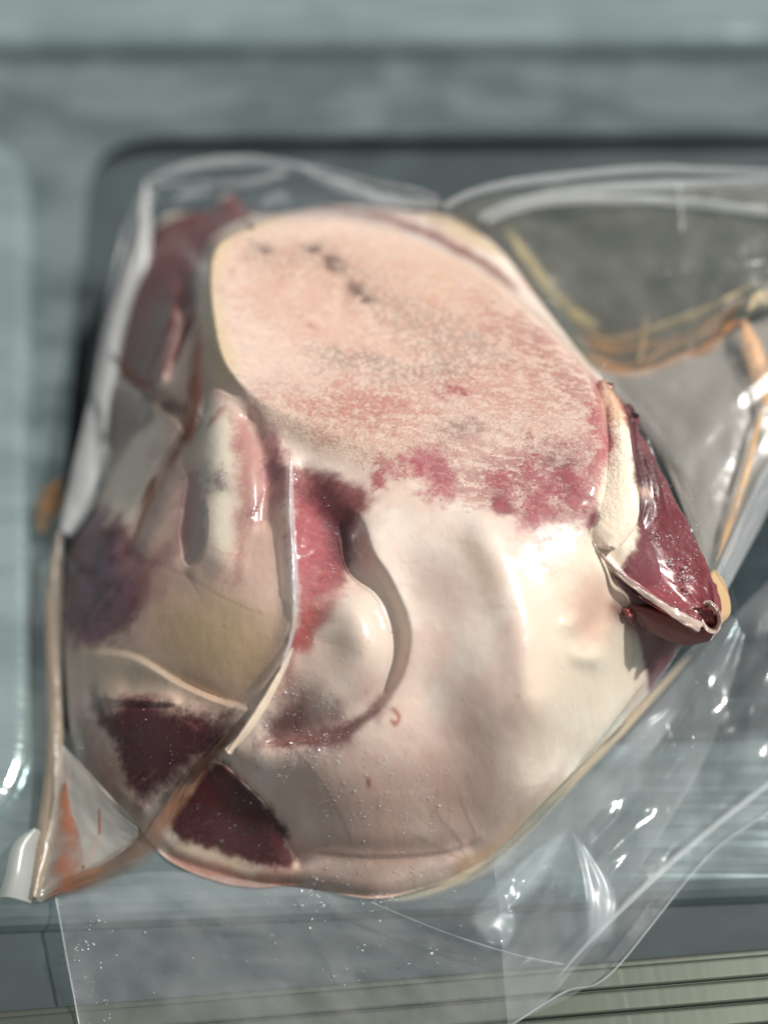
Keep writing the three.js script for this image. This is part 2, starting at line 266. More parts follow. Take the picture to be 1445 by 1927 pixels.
// the red and dark line behind the top rim
coat([{ line: [[600, 390], [700, 405], [800, 435], [900, 490], [960, 540]], w: 30 }], '#7b3f3d', { blur: 4, rag: 14, a: .9 });
coat([[[800, 400], [870, 415], [945, 480], [900, 470], [820, 425]]], '#cdb59a', { blur: 4, rag: 8 });
// the sawn face
coat([DISC.filter((_, i) => i % 12 === 0)], '#e3c7b8', { blur: 3, rag: 5, cut: 1.5 });
coat([[[430, 760], [600, 760], [760, 800], [860, 930], [760, 905], [600, 838], [500, 795]]], '#d8bda8', { blur: 10, rag: 30, a: .7 });
coat([{ line: [[520, 412], [430, 445], [396, 500], [396, 600], [425, 690]], w: 44 }], '#dcc39c', { blur: 8, rag: 10, a: .8 });
coat([[[450, 470], [640, 430], [850, 480], [1000, 590], [800, 640], [500, 600]]], '#d9b59e', { blur: 26, rag: 50, a: .75, grain: .6, kind: NC });
coat([[[500, 560], [800, 560], [1000, 640], [1100, 760], [900, 740], [560, 700]]], '#e0bfae', { blur: 26, rag: 50, a: .9, grain: .4, kind: NA });
coat([[[610, 478], [650, 480], [660, 505], [620, 510]], [[480, 455], [520, 465], [505, 480], [475, 470]], [[570, 455], [610, 455], [600, 478], [575, 475]], [[650, 530], [680, 530], [710, 570], [680, 575]]], '#3a4346', { blur: 5, rag: 22, a: .95, grain: .75 });
coat([[[470, 450], [650, 460], [730, 560], [690, 590], [600, 530], [480, 500]], [[700, 520], [900, 600], [960, 700], [820, 690], [700, 600]]], '#5f6260', { blur: 16, rag: 40, a: .38, grain: 1, kind: ND });
coat([[[560, 650], [680, 660], [760, 690], [900, 690], [880, 730], [740, 720], [600, 690]]], '#6f6f68', { blur: 14, rag: 40, a: .65, grain: 1, kind: ND });
coat([[[740, 580], [920, 620], [1010, 690], [900, 690], [760, 640]]], '#7d7d74', { blur: 16, rag: 40, a: .22, grain: 1, kind: NC });
coat([[[470, 690], [620, 700], [900, 720], [1150, 740], [1165, 900], [1100, 970], [900, 930], [700, 830], [500, 760]]], '#c08c80', { blur: 20, rag: 60, a: .22, grain: .6, kind: NC });
coat([[[500, 720], [640, 730], [820, 760], [800, 830], [640, 790], [520, 760]], [[820, 700], [1000, 720], [1100, 800], [900, 790]]], '#b46259', { blur: 16, rag: 60, a: .4, grain: 1, kind: NC });
coat([[[560, 735], [790, 745], [800, 805], [600, 800]]], '#b8685a', { blur: 14, rag: 50, a: .45, grain: 1, kind: ND });
coat([[[700, 850], [800, 830], [850, 900], [760, 890]], [[960, 830], [1120, 840], [1110, 960], [960, 960]]], '#98384c', { blur: 12, rag: 60, a: .65, grain: .85, kind: NB });
coat([[[760, 860], [830, 840], [850, 900], [790, 910]], [[805, 910], [850, 910], [845, 935], [810, 930]], [[720, 880], [750, 890], [750, 905], [725, 900]]], '#a63a54', { blur: 6, rag: 30, a: .9, grain: .3 });
coat([[[810, 800], [880, 800], [900, 830], [840, 835]], [[1000, 840], [1080, 850], [1080, 890], [1020, 880]], [[1060, 890], [1120, 920], [1110, 960], [1050, 940]]], '#54262f', { blur: 9, rag: 40, a: .9, grain: .5, kind: NC });
coat([{ line: [[925, 920], [950, 950], [1010, 968], [1080, 975]], w: 26 }], '#7a1f3a', { blur: 7, rag: 40, a: .85, grain: .3 });
coat([{ line: [[940, 938], [955, 955]], w: 22 }], '#4c1226', { blur: 4, rag: 20, a: .9 });
coat([{ line: [[1000, 1000], [1090, 985], [1130, 1010]], w: 40 }], '#b06a70', { blur: 12, rag: 60, a: .7, grain: .6 });
coat([{ line: [[850, 735], [880, 742]], w: 12 }, { line: [[820, 740], [845, 760]], w: 9 }, { line: [[940, 690], [960, 695]], w: 7 }, { line: [[580, 612], [592, 620]], w: 8 }], '#94263f', { blur: 3, rag: 18, a: .9, grain: .4 });
coat([{ line: [[1108, 700], [1125, 760], [1128, 840]], w: 18 }], '#b04a55', { blur: 5, rag: 26, a: .8, grain: .3 });
coat([[[980, 840], [1040, 880], [1010, 910], [970, 880]], [[880, 860], [930, 880], [900, 910]], [[1100, 850], [1150, 870], [1140, 910]]], '#dcc0b2', { blur: 8, rag: 30, a: .7, grain: .3 });
coat([[[700, 800], [1150, 790], [1160, 960], [900, 940]]], '#ebd2c0', { blur: 16, rag: 60, a: .35, grain: 1, kind: NB, b: .2 });
coat([[[430, 700], [1150, 700], [1150, 960], [860, 930], [500, 790]]], '#7a5044', { blur: 14, rag: 40, a: .1, grain: 1, kind: NC, b: .2 });
coat([[[420, 480], [600, 440], [900, 540], [1100, 720], [900, 700], [500, 660]]], '#c98a74', { blur: 20, rag: 50, a: .25, grain: 1, kind: NB });
coat([[[880, 540], [1000, 600], [1100, 700], [1120, 780], [1000, 720]]], '#9c5a56', { blur: 16, rag: 40, a: .6, grain: 1, kind: NC });
{ // saw marks, grit and specks all over the sawn face
  const face = mask([DISC.filter((_, i) => i % 12 === 0)], 5).out, dark = lin('#805a52'), red = lin('#9a4440'), r = TX / MX;
  for (let j = 0; j < TX; j++) for (let i = 0; i < TX; i++) {
    const m = face[(j / r | 0) * MX + (i / r | 0)] / 255; if (m < .3) continue; const k = j * TX + i, x = i * .985 + j * .17, y = j * .985 - i * .17;
    const s = fbm(x / 7, y / 3.2, 2), g = fbm(i / 2.6 + 70, j / 2.2, 2), low = .45 + .55 * sstep(.42, .6, NA[k]), t = m * low * (sstep(.63, .8, s) * .36 + sstep(.68, .86, g) * .4), q2 = NB[k] > .55;
    for (let q = 0; q < 3; q++) { col[k * 3 + q] += ((q2 ? red : dark)[q] - col[k * 3 + q]) * t; col[k * 3 + q] *= 1 + m * ((NC[k] - .5) * .22 + (g - .5) * .1); }
    bump[k] += m * (s - .5) * .5 + m * (g - .5) * .3;
  }
}
coat([[[220, 1330], [320, 1330], [350, 1400], [290, 1500], [250, 1420]], [[400, 1470], [480, 1500], [530, 1580], [470, 1620], [390, 1580]]], '#8c7478', { blur: 12, rag: 40, a: .12, grain: 1, kind: ND });
coat([P.sideMuscle, P.endMuscle, P.seam], '#5d1a1e', { blur: 8, rag: 14, a: .2, grain: 1, kind: NC });
coat([[[160, 980], [260, 1040], [250, 1180], [160, 1220], [130, 1100]]], '#8a6a78', { blur: 14, rag: 40, a: .5, grain: 1, kind: NB });
coat([[[230, 1320], [300, 1322], [310, 1345], [240, 1350]], [[380, 1440], [420, 1470], [400, 1500]]], '#6d2424', { blur: 8, rag: 30, a: .8 });
coat([[[470, 1388], [520, 1350], [560, 1345], [620, 1340], [700, 1320], [740, 1290], [718, 1342], [650, 1396], [570, 1412], [500, 1404]], [[522, 1335], [560, 1290], [585, 1320], [560, 1370], [480, 1390]]], '#66282b', { blur: 8, rag: 30, a: .9 });
coat([[[540, 1290], [600, 1300], [660, 1320], [600, 1350], [520, 1360]]], '#9a6a62', { blur: 10, rag: 30, a: .6, grain: .3 });
for (let i = 0; i < 46; i++) { // fine veins
  const x = 200 + rnd() * 950, y = 1000 + rnd() * 620; if (!inside(x, y, OUT)) continue; let a = rnd() * 6.28; const l = [[x, y]]; for (let k = 0; k < 4; k++) { a += (rnd() - .5) * 1.3; const q = l[l.length - 1]; l.push([q[0] + Math.cos(a) * 16, q[1] + Math.sin(a) * 16]); }
  if (l.every((q) => inside(q[0], q[1], OUT))) coat([{ line: l, w: 2 + rnd() * 2 }], i % 3 ? '#b97d6c' : '#a8605a', { blur: 1, rag: 5, a: .15 + rnd() * .2, grain: .6 });
}
coat([[[690, 868], [760, 862], [790, 900], [730, 905]], [[900, 885], [1000, 900], [1010, 950], [930, 945]], [[1010, 850], [1120, 870], [1130, 960], [1060, 985], [1000, 930]], [[1120, 740], [1150, 800], [1150, 880], [1110, 840]]], '#a5404f', { blur: 9, rag: 60, a: .6, grain: 1, kind: NB });
coat([[[760, 830], [900, 850], [1100, 840], [1140, 940], [960, 940], [840, 920]]], '#8c2f44', { blur: 14, rag: 60, a: .5, grain: 1, kind: NC });
// flap and tag on the right, at their own height
coat([[[1140, 760], [1230, 790], [1400, 1080], [1380, 1180], [1300, 1180], [1180, 1100], [1095, 1015], [1130, 960]]], '#70363d', { blur: 4, rag: 8, cut: 1.4, mm: 97, b: .3 });
coat([[[1200, 840], [1245, 870], [1230, 960], [1190, 960]]], '#4b2024', { blur: 7, rag: 12, mm: 97 });
coat([[[1200, 1080], [1330, 1050], [1340, 1130], [1260, 1130]]], '#803b42', { blur: 12, rag: 24, mm: 92, a: .9 });
coat([[[1195, 905], [1225, 908], [1220, 922], [1196, 916]]], '#b98d77', { blur: 3, rag: 8, mm: 97, a: .9 });
coat([[[1150, 1140], [1290, 1180], [1270, 1215], [1170, 1180]]], '#6d3434', { blur: 5, rag: 10 });

coat([[[1136, 730], [1160, 735], [1180, 800], [1192, 860], [1204, 940], [1196, 1005], [1150, 1045], [1112, 1025], [1128, 940], [1146, 850], [1150, 790]]], '#ead9c5', { blur: 4, rag: 14, cut: 1.2, mm: 111 });
coat([[[1140, 722], [1165, 735], [1176, 800], [1150, 800]]], '#d29a72', { blur: 7, rag: 14, a: .7, mm: 110 });
coat([{ line: [[1128, 760], [1135, 840], [1118, 920]], w: 22 }], '#a9505a', { blur: 6, rag: 26, a: .7, grain: .4, mm: 110 });
const colBytes = new Uint8Array(TX * TX * 4), bumpBytes = new Uint8Array(TX * TX * 4);
const enc = (x) => { x = clamp(x); return 255 * (x <= .0031308 ? 12.92 * x : 1.055 * Math.pow(x, 1 / 2.4) - .055); };
for (let k = 0; k < TX * TX; k++) { for (let q = 0; q < 3; q++) colBytes[k * 4 + q] = enc(col[k * 3 + q]); colBytes[k * 4 + 3] = 255; const b = clamp(bump[k] * .55) * 255; bumpBytes[k * 4] = bumpBytes[k * 4 + 1] = bumpBytes[k * 4 + 2] = b; bumpBytes[k * 4 + 3] = 255; }
function tex(bytes, w, h, srgb) { const t = new THREE.DataTexture(bytes, w, h); t.magFilter = t.minFilter = THREE.LinearFilter; t.wrapS = t.wrapT = THREE.RepeatWrapping; if (srgb) t.colorSpace = THREE.SRGBColorSpace; t.needsUpdate = true; return t; }
function noiseTex(n, f) { const b = new Uint8Array(n * n * 4); for (let j = 0; j < n; j++) for (let i = 0; i < n; i++) { const v = clamp(f(i / n, j / n)) * 255, o = (j * n + i) * 4; b[o] = b[o + 1] = b[o + 2] = v; b[o + 3] = 255; } return tex(b, n, n); }
const meatMap = tex(colBytes, TX, TX, true), meatBump = tex(bumpBytes, TX, TX);
const flesh = (o) => new THREE.MeshPhysicalMaterial({ map: meatMap, bumpMap: meatBump, bumpScale: 0.0008, roughness: .45, specularIntensity: .5, clearcoat: .4, clearcoatRoughness: .22, ...o });
const M = { fat: flesh({}), face: flesh({ roughness: .7, clearcoat: 0, bumpScale: .0007 }), muscle: flesh({ roughness: .5, specularIntensity: .3, clearcoat: 0 }), flap: flesh({ roughness: .4, clearcoat: .5 }) };

// ---------------------------------------------------------------- the joint of meat: one body, split into its tissues
const C = [690, 1030], NT = 1300, NR = 250, NS = 14, bodyParts = {};
const joint = new THREE.Group(); joint.name = 'meat_joint';
joint.userData = { label: 'raw frosted joint of meat with pale sawn face, sealed inside the clear bag', category: 'meat' };
{
  const o0 = at(690, 1030, 0); joint.position.copy(o0); scene.add(joint);
  const R = []; // distance of the outline from the middle, by angle
  for (let t = 0; t < NT; t++) {
    const a = t / NT * 2 * Math.PI, dx = Math.cos(a), dy = Math.sin(a); let best = 0;
    for (let i = 0, n = OUT.length; i < n; i++) { const p = OUT[i], q = OUT[(i + 1) % n], ex = q[0] - p[0], ey = q[1] - p[1], den = dx * ey - dy * ex; if (Math.abs(den) < 1e-9) continue; const s = ((p[0] - C[0]) * ey - (p[1] - C[1]) * ex) / den, u = ((p[0] - C[0]) * dy - (p[1] - C[1]) * dx) / den; if (u >= 0 && u <= 1 && s > best) best = s; }
    R.push(best);
  }
  const rows = NR + NS, pos = new Float32Array(rows * NT * 3), uv = new Float32Array(rows * NT * 2), reg = new Uint8Array(rows * NT);
  const names = ['fat_layer', 'sawn_face', 'muscle', 'muscle', 'muscle', 'muscle', 'muscle'], polys = [null, DISC, ...['backMuscle', 'bruise', 'sideMuscle', 'endMuscle', 'seam'].map((n) => curve(P[n], 120, true))];
  for (let r = 0; r < rows; r++) for (let t = 0; t < NT; t++) {
    const k = r * NT + t, a = t / NT * 2 * Math.PI, f = r < NR ? r / (NR - 1) : 1, px = C[0] + Math.cos(a) * R[t] * f, py = C[1] + Math.sin(a) * R[t] * f;
    const h = H(px, py), w = at(px, py, h);
    if (r < NR) { for (let q = 1; q < polys.length; q++) if (inside(px, py, polys[q])) { reg[k] = q; break; } }
    else { // the flanks fall to the table and turn under
      const s = (r - NR + 1) / NS, y = h / 1000 * (1 - s), mid = at(C[0], C[1], 40); mid.y = 0; const inn = V(mid.x - w.x, 0, mid.z - w.z).normalize();
      w.addScaledVector(inn, (h / 1000) * (0.15 * s + 0.6 * s * s) + .002 * s); w.y = y + .0008; reg[k] = reg[(NR - 1) * NT + t];
    }
    w.toArray(pos, k * 3); uv[k * 2] = (w.x - X0) / SPAN; uv[k * 2 + 1] = (w.z - Z0) / SPAN;
  }
  const idx = []; for (let r = 1; r < rows; r++) for (let t = 0; t < NT; t++) { const u = (t + 1) % NT, a = r * NT + t, b = r * NT + u, c = (r - 1) * NT + u, d = (r - 1) * NT + t; idx.push(a, d, c, a, c, b); }
  const g = new THREE.BufferGeometry(); g.setAttribute('position', new THREE.BufferAttribute(pos, 3)); g.setIndex(idx); g.computeVertexNormals(); const nr = g.attributes.normal.array;
  const lists = names.map(() => []); for (let i = 0; i < idx.length; i += 3) lists[reg[idx[i]]].push(idx[i], idx[i + 1], idx[i + 2]);
  names.forEach((name, q) => {
    const map = new Map(), p = [], n = [], u = [], ii = lists[q].map((k) => { let m = map.get(k); if (m === undefined) { m = map.size; map.set(k, m); p.push(pos[k * 3] - o0.x, pos[k * 3 + 1], pos[k * 3 + 2] - o0.z); n.push(nr[k * 3], nr[k * 3 + 1], nr[k * 3 + 2]); u.push(uv[k * 2], uv[k * 2 + 1]); } return m; });
    const s = new THREE.BufferGeometry(); s.setAttribute('position', new THREE.Float32BufferAttribute(p, 3)); s.setAttribute('normal', new THREE.Float32BufferAttribute(n, 3)); s.setAttribute('uv', new THREE.Float32BufferAttribute(u, 2)); s.setIndex(ii);
    obj(name, s, q === 0 ? M.fat : q === 1 ? M.face : M.muscle, joint, q > 0 ? { label: [, 'flat pale sawn face with grey specks and red streaks', 'dark muscle behind the upper left rim', 'purple bruise on the left flank', 'frosted dark red muscle low on the left flank', 'dark red muscle at the lower end', 'pink muscle seam running down the middle'][q] } : undefined);
  });
}
const own = (g) => g.translate(-joint.position.x, 0, -joint.position.z);
const planUV = (g) => { const p = g.attributes.position, u = g.attributes.uv; for (let i = 0; i < p.count; i++) u.setXY(i, (p.getX(i) - X0) / SPAN, (p.getZ(i) - Z0) / SPAN); return g; };
const jobj = (name, g, m, label) => obj(name, own(g), m, joint, label ? { label } : undefined);
{ // dark flap of muscle on the right, hollowed like a saddle
  const A = [[1172, 770, 97], [1180, 860, 95], [1188, 930, 94], [1150, 985, 97], [1108, 1008, 101], [1150, 1066, 97], [1215, 1118, 92], [1270, 1150, 87], [1312, 1172, 82]];
  const B = [[1186, 785, 97], [1222, 850, 94], [1255, 915, 92], [1280, 968, 91], [1300, 1010, 90], [1318, 1050, 88], [1332, 1085, 86], [1342, 1118, 84], [1340, 1160, 82]];
  jobj('muscle_flap', planUV(loft(A, B, { n: 90, m: 50, thick: 4, lift: (u, v) => -7 * Math.sin(v * Math.PI) * sstep(.15, .5, u) * (1 - .5 * u) + 2 * Math.exp(-(((v - .06) / .06) ** 2)) + (fbm(u * 9, v * 6, 3) - .5) * 1.6 })), M.flap, 'glossy dark red flap curling off the right side');
  const fatM = new THREE.MeshPhysicalMaterial({ color: new THREE.Color('#e3d2b8'), roughness: .4, clearcoat: .5, clearcoatRoughness: .15, bumpMap: meatBump, bumpScale: .0006 });
  const T1 = [[1130, 715, 107], [1132, 790, 108], [1126, 850, 108.5], [1110, 930, 107.5], [1098, 985, 105], [1114, 1030, 101]], T2 = [[1140, 722, 108], [1172, 772, 109.5], [1187, 860, 111], [1197, 940, 110], [1188, 995, 107], [1158, 1036, 103]];
  jobj('fat_strip', planUV(loft(T1, T2, { n: 90, m: 28, thick: 3.4, uvs: 3, lift: (u, v) => 3 * Math.sin(v * Math.PI * .85) * sstep(0, .3, u) + (fbm(u * 8, v * 3 + 3, 4) - .5) * 1.3 })), M.fat, 'cream strip of fat hanging over the sawn rim');
  const lipM = new THREE.MeshPhysicalMaterial({ color: new THREE.Color('#dcc8bd'), roughness: .3, clearcoat: .6, clearcoatRoughness: .15, transmission: .4, thickness: 0 });
  const [l1, l2] = widen([[1106, 1010, 103, 3], [1130, 1045, 101, 5], [1180, 1092, 97, 8], [1240, 1135, 92, 12], [1290, 1166, 88, 16], [1318, 1180, 84, 18]]);
  jobj('membrane', loft(l1, l2, { n: 70, m: 9, thick: .6, lift: (u, v) => .8 * Math.sin(v * Math.PI) + (fbm(u * 14, v * 3, 4) - .5) * 2 }), lipM);
  // curled white tip
  const ring = []; for (let i = 0; i < 40; i++) { const a = -2.6 + i / 39 * 4.9; ring.push([1336 + Math.cos(a) * 20, 1162 - Math.sin(a) * 29 + Math.cos(a) * 9, 84 + Math.sin(a) * 2]); }
  const r1 = ring.map(([x, y, h]) => [x, y, h]), r2 = ring.map(([x, y, h]) => [lerp(x, 1330, .28), lerp(y, 1160, .28), h - 3]);
  jobj('curled_tip', loft(r1, r2, { n: 80, m: 8, thick: .6, lift: (u, v) => 1.2 * Math.sin(v * Math.PI) + (fbm(u * 9, v * 2, 3) - .5) * 1.4 }), lipM, 'white curled tip of the dark flap');
  const hole = ring.map(([x, y, h]) => [lerp(x, 1330, .2), lerp(y, 1160, .2), h - 3]), mid = ring.map(() => [1326, 1158, 72]);
  jobj('muscle', planUV(loft(hole, mid, { n: 60, m: 10 })), new THREE.MeshPhysicalMaterial({ color: new THREE.Color('#86423c'), roughness: .4, clearcoat: .5 }), 'dark red inside of the curled tip');
  jobj('muscle', loft([[1168, 1142, 86], [1220, 1152, 84], [1290, 1172, 80], [1350, 1186, 76]], [[1168, 1150, 80], [1225, 1190, 72], [1285, 1214, 66], [1335, 1206, 70]], { n: 40, m: 12, thick: 3, lift: (u, v) => 2 * Math.sin(v * Math.PI) }), new THREE.MeshPhysicalMaterial({ color: new THREE.Color('#7c3a34'), roughness: .4, clearcoat: .5, bumpMap: meatBump, bumpScale: .0006 }), 'dark red scrap tucked under the curled flap');
  jobj('fat_strip', loft([[1345, 1072, 78], [1365, 1100, 76], [1374, 1150, 74], [1356, 1175, 74]], [[1330, 1100, 82], [1340, 1130, 80], [1345, 1160, 79], [1342, 1172, 78]], { n: 40, m: 10, thick: 2, uvs: 3 }), new THREE.MeshPhysicalMaterial({ color: new THREE.Color('#b89b72'), roughness: .4, clearcoat: .4, bumpMap: meatBump, bumpScale: .0006 }), 'yellowish fat edge beyond the curled tip');
  // pale tendon blade in the middle
  const [b1, b2] = widen([[612, 1148, 90, 3], [580, 1185, 88, 8], [548, 1230, 85, 10], [520, 1282, 80, 13], [492, 1330, 75, 17], [462, 1376, 70, 15], [430, 1418, 64, 3]]);
  jobj('tendon', loft(b1, b2, { n: 80, m: 10, thick: 1.5, lift: (u, v) => 3 * Math.sin(v * Math.PI) + (fbm(u * 16, v * 2, 2) - .5) * .8 }), new THREE.MeshPhysicalMaterial({ color: new THREE.Color('#dccbb6'), roughness: .35, clearcoat: .5, clearcoatRoughness: .15 }), 'thin white tendon blade running down the middle');
}

// ---------------------------------------------------------------- the bag
const frostTex = noiseTex(512, (u, v) => { const w = (x, y) => { const a = fbm(x, y, 4); return a; }; const t = w(u * 8, v * 8); return .94 + .12 * (t - .5); });
const creaseTex = noiseTex(512, (u, v) => .5 + (fbm(u * 10, v * 10, 4) - .5) * .9 + (Math.abs(fbm(u * 5 + 9, v * 5, 3) - .5)) * .8);
const filmMat = (o) => new THREE.MeshPhysicalMaterial({ color: new THREE.Color(.93, .95, .96), transmission: .97, thickness: 0, ior: 1.46, roughness: .13, bumpMap: creaseTex, bumpScale: .0005, ...o });
const F = { cling: filmMat({ transmission: .995, specularIntensity: .9, roughness: .13, bumpScale: .0003 }), clear: filmMat({ transmission: .99, transmissionMap: frostTex, roughness: .14, bumpScale: .0003 }), haze: filmMat({ transmission: .93, transmissionMap: frostTex, roughness: .2, color: new THREE.Color(.72, .72, .64) }), milk: filmMat({ transmission: .76, transmissionMap: frostTex, roughness: .26, color: new THREE.Color(.8, .76, .7) }), band: filmMat({ transmission: .5, roughness: .3, color: new THREE.Color(.6, .61, .61) }), edge: filmMat({ transmission: .72, roughness: .22, color: new THREE.Color(.9, .93, .95) }), warm: filmMat({ transmission: .62, roughness: .3, color: new THREE.Color(.52, .42, .33) }), pink: filmMat({ transmission: .66, roughness: .3, color: new THREE.Color(.72, .6, .52) }) };
const smear = (() => { const w = 512, h = 64, b = new Uint8Array(w * h * 4); for (let j = 0; j < h; j++) for (let i = 0; i < w; i++) { const u = i / w, v = j / h, e = (1 - Math.abs(2 * v - 1) ** 1.5), a = clamp(Math.pow(Math.max(e, 0), .9) * (.45 + .95 * sstep(.2, .8, fbm(u * 9, v * 3 + 3, 5))) * Math.pow(Math.sin(Math.PI * clamp(u + .001)), .5)), o = (j * w + i) * 4; b[o] = b[o + 1] = b[o + 2] = a * 255; b[o + 3] = 255; } return tex(b, w, h); })();
const juice = (hex, t = .5) => new THREE.MeshPhysicalMaterial({ color: new THREE.Color(hex), transparent: true, opacity: Math.min(1, 1.38 - t), alphaMap: smear, roughness: .3, specularIntensity: .6 });
const bag = new THREE.Group(); bag.name = 'plastic_bag'; bag.userData = { label: 'clear vacuum bag clinging round the frosted joint, its empty end spread to the right', category: 'bag' };
scene.add(bag);
const bobj = (name, g, m, label) => obj(name, g, m, bag, label ? { label } : undefined);
const FOUT = curve([[275, 345], [350, 312], [450, 298], [600, 322], [740, 376], [840, 390], [930, 430], [1000, 505], [1100, 640], [1190, 745], [1290, 900], [1365, 1075], [1386, 1150], [1350, 1212], [1290, 1262], [1230, 1340], [1100, 1470], [1000, 1556], [920, 1636], [800, 1690], [700, 1708], [560, 1690], [450, 1690], [300, 1655], [200, 1672], [62, 1698], [70, 1600], [90, 1400], [86, 1100], [110, 1010], [150, 930], [168, 700], [200, 560], [235, 430]], 500, true);
const FH = new Float32Array(GW * GHh);
{
  const edgeH = plate([[275, 345, 60], [450, 300, 72], [840, 390, 94], [1000, 505, 96], [1190, 745, 96], [1370, 1100, 78], [1290, 1262, 50], [1000, 1560, 24], [700, 1710, 6], [300, 1660, 6], [60, 1700, 5], [86, 1100, 18], [90, 1400, 10], [150, 940, 28], [200, 560, 40], [235, 430, 48]]);
  const fin = new Uint8Array(GW * GHh), low = new Float32Array(GW * GHh);
  for (let j = 0; j < GHh; j++) for (let i = 0; i < GW; i++) { const k = j * GW + i, px = GX0 + i * GS, py = GY0 + j * GS; fin[k] = inside(px, py, FOUT) ? 1 : 0; low[k] = GIN[k] > -6 ? GH[k] + 1.1 : 2; FH[k] = fin[k] ? Math.max(low[k], edgeH(px, py)) : Math.max(2, edgeH(px, py)); if (fin[k] && GIN[k] > 0) FH[k] = low[k]; }
  for (let it = 0; it < 60; it++) for (let j = 1; j < GHh - 1; j++) for (let i = 1; i < GW - 1; i++) { const k = j * GW + i; if (!fin[k]) continue; const a = (FH[k - 1] + FH[k + 1] + FH[k - GW] + FH[k + GW]) / 4; FH[k] = Math.max(low[k], a); }
}
const FHat = lookup(FH);
const WR = []; // small creases of the film: pinched ridges radiating from the bag's corners and edges
for (const [x, y, a, n, len] of [[275, 350, 1.5, 5, 240], [205, 670, .5, 6, 170], [110, 1020, .3, 6, 220], [62, 1695, -.9, 7, 300], [480, 1330, 2.6, 5, 200], [548, 880, 1.6, 4, 300], [560, 1690, -1.3, 5, 150], [1370, 1130, 2.9, 7, 220], [1090, 1010, .9, 4, 170], [930, 1620, -2.6, 6, 220], [840, 395, 1.9, 5, 160], [1180, 760, 2.6, 4, 120]]) for (let i = 0; i < n; i++) { const b = a + (i / (n - 1) - .5) * 1.5 + (rnd() - .5) * .2, L = len * (.5 + rnd() * .6), bend = (rnd() - .5) * 40; WR.push({ w: 4 + rnd() * 4, h: .7 + rnd() * 1.1, p: curve([0, .4, .75, 1].map((t) => [x + Math.cos(b) * L * t - Math.sin(b) * bend * t * t, y + Math.sin(b) * L * t + Math.cos(b) * bend * t * t]), 14) }); }
const wrinkle = (px, py) => { let h = 0; for (const l of WR) { const m = l.p[7]; if (Math.abs(px - m[0]) > 200 || Math.abs(py - m[1]) > 200) continue; const [d, s] = segDist(px, py, l.p, false); if (d < l.w * 2.5) h += l.h * Math.exp(-(d * d) / (l.w * l.w)) * (1 - s) * sstep(0, .1, s); } return h; };
{ // the film over the meat
  const FO = []; for (let i = 0; i < 899; i++) { const t = i / 899 * FOUT.length, k = t | 0, q = FOUT[k], r = FOUT[(k + 1) % FOUT.length]; FO.push([lerp(q[0], r[0], t - k), lerp(q[1], r[1], t - k)]); }
  const n = 230, m = 900, Pn = []; const c = [690, 1030];
  for (let i = 0; i < n; i++) for (let j = 0; j < m; j++) { const p = FO[j % FO.length], f = Math.max(i / (n - 1), .002), px = lerp(c[0], p[0], f), py = lerp(c[1], p[1], f); const q = at(px, py, FHat(px, py) + (fbm(px / 48, py / 48, 3) - .45) * .7 + wrinkle(px, py)); Pn.push(q); }
  for (let i = 0; i < n; i++) Pn[i * m + m - 1] = Pn[i * m].clone();
  const g = gridGeo(Pn, n, m); const p = g.attributes.position, u = g.attributes.uv; for (let i = 0; i < p.count; i++) u.setXY(i, p.getX(i) * 12, p.getZ(i) * 12);
  bobj('film', g, F.cling);
}
const w2 = (s, a = 1) => (u, v) => a * ((fbm(u * s, v * s * .6 + s, 3) - .5) * 8);
// empty end of the bag on the right: two walls with a juice-filled fold between them
bobj('film', loft([[840, 392, 92], [920, 372, 96], [1050, 352, 98], [1200, 345, 100], [1350, 350, 100], [1560, 360, 100]], [[940, 520, 70], [1040, 640, 62], [1120, 690, 60], [1230, 690, 66], [1370, 620, 78], [1560, 540, 84]], { n: 90, m: 50, lift: w2(5, 1), uvs: 10 }), F.haze, 'murky pocket at the empty end of the bag');
bobj('film', loft([[1060, 640, 62], [1130, 700, 60], [1230, 695, 66], [1370, 625, 78], [1560, 545, 84]], [[1200, 780, 70], [1300, 930, 70], [1345, 1085, 72], [1440, 900, 66], [1560, 760, 64]], { n: 90, m: 50, lift: w2(4, 1), uvs: 10 }), F.milk, 'milky fold below the juice line');
bobj('film', loft([[1340, 1090, 76], [1400, 960, 72], [1450, 860, 70], [1560, 700, 70]], [[1362, 1120, 60], [1420, 1010, 55], [1470, 920, 52], [1580, 780, 50]], { n: 50, m: 20, lift: w2(5, .6), uvs: 10 }), F.edge);
const juiceA = juice('#c28a5e', .55), juiceB = juice('#d3bf98', .55), brown = juice('#452a1e', .5), rust = juice('#8a5238', .65);
const unit = (g, n, m) => { const u = g.attributes.uv; for (let i = 0; i < n; i++) for (let j = 0; j < m; j++) u.setXY(i * m + j, i / (n - 1), j / (m - 1)); return g; };
const strip = (name, pts, mat, peak = 2, label, o = {}) => { if (mat.alphaMap) peak *= .5; const [a, b] = widen(pts); const g = loft(a, b, { n: 90, m: 10, uvs: 10, lift: (u, v) => peak * Math.sin(v * Math.PI) + (fbm(u * 12 + pts[0][0], v * 2, 3) - .5) * peak * .8, ...o }); if (mat.alphaMap) unit(g, 90, 10); return bobj(name, g, mat, label); };
strip('juice_fold', [[1075, 634, 62, 16], [1130, 655, 60, 30], [1200, 656, 62, 24], [1280, 634, 70, 16], [1340, 606, 76, 20], [1400, 562, 82, 12]], juiceA, 3, 'orange juice pooled in the upper crease on the right');
strip('juice_fold', [[1090, 668, 61, 16], [1180, 690, 61, 20], [1250, 662, 66, 18], [1330, 628, 74, 16], [1385, 590, 80, 20]], juice('#cf9a6e', .65), 2);
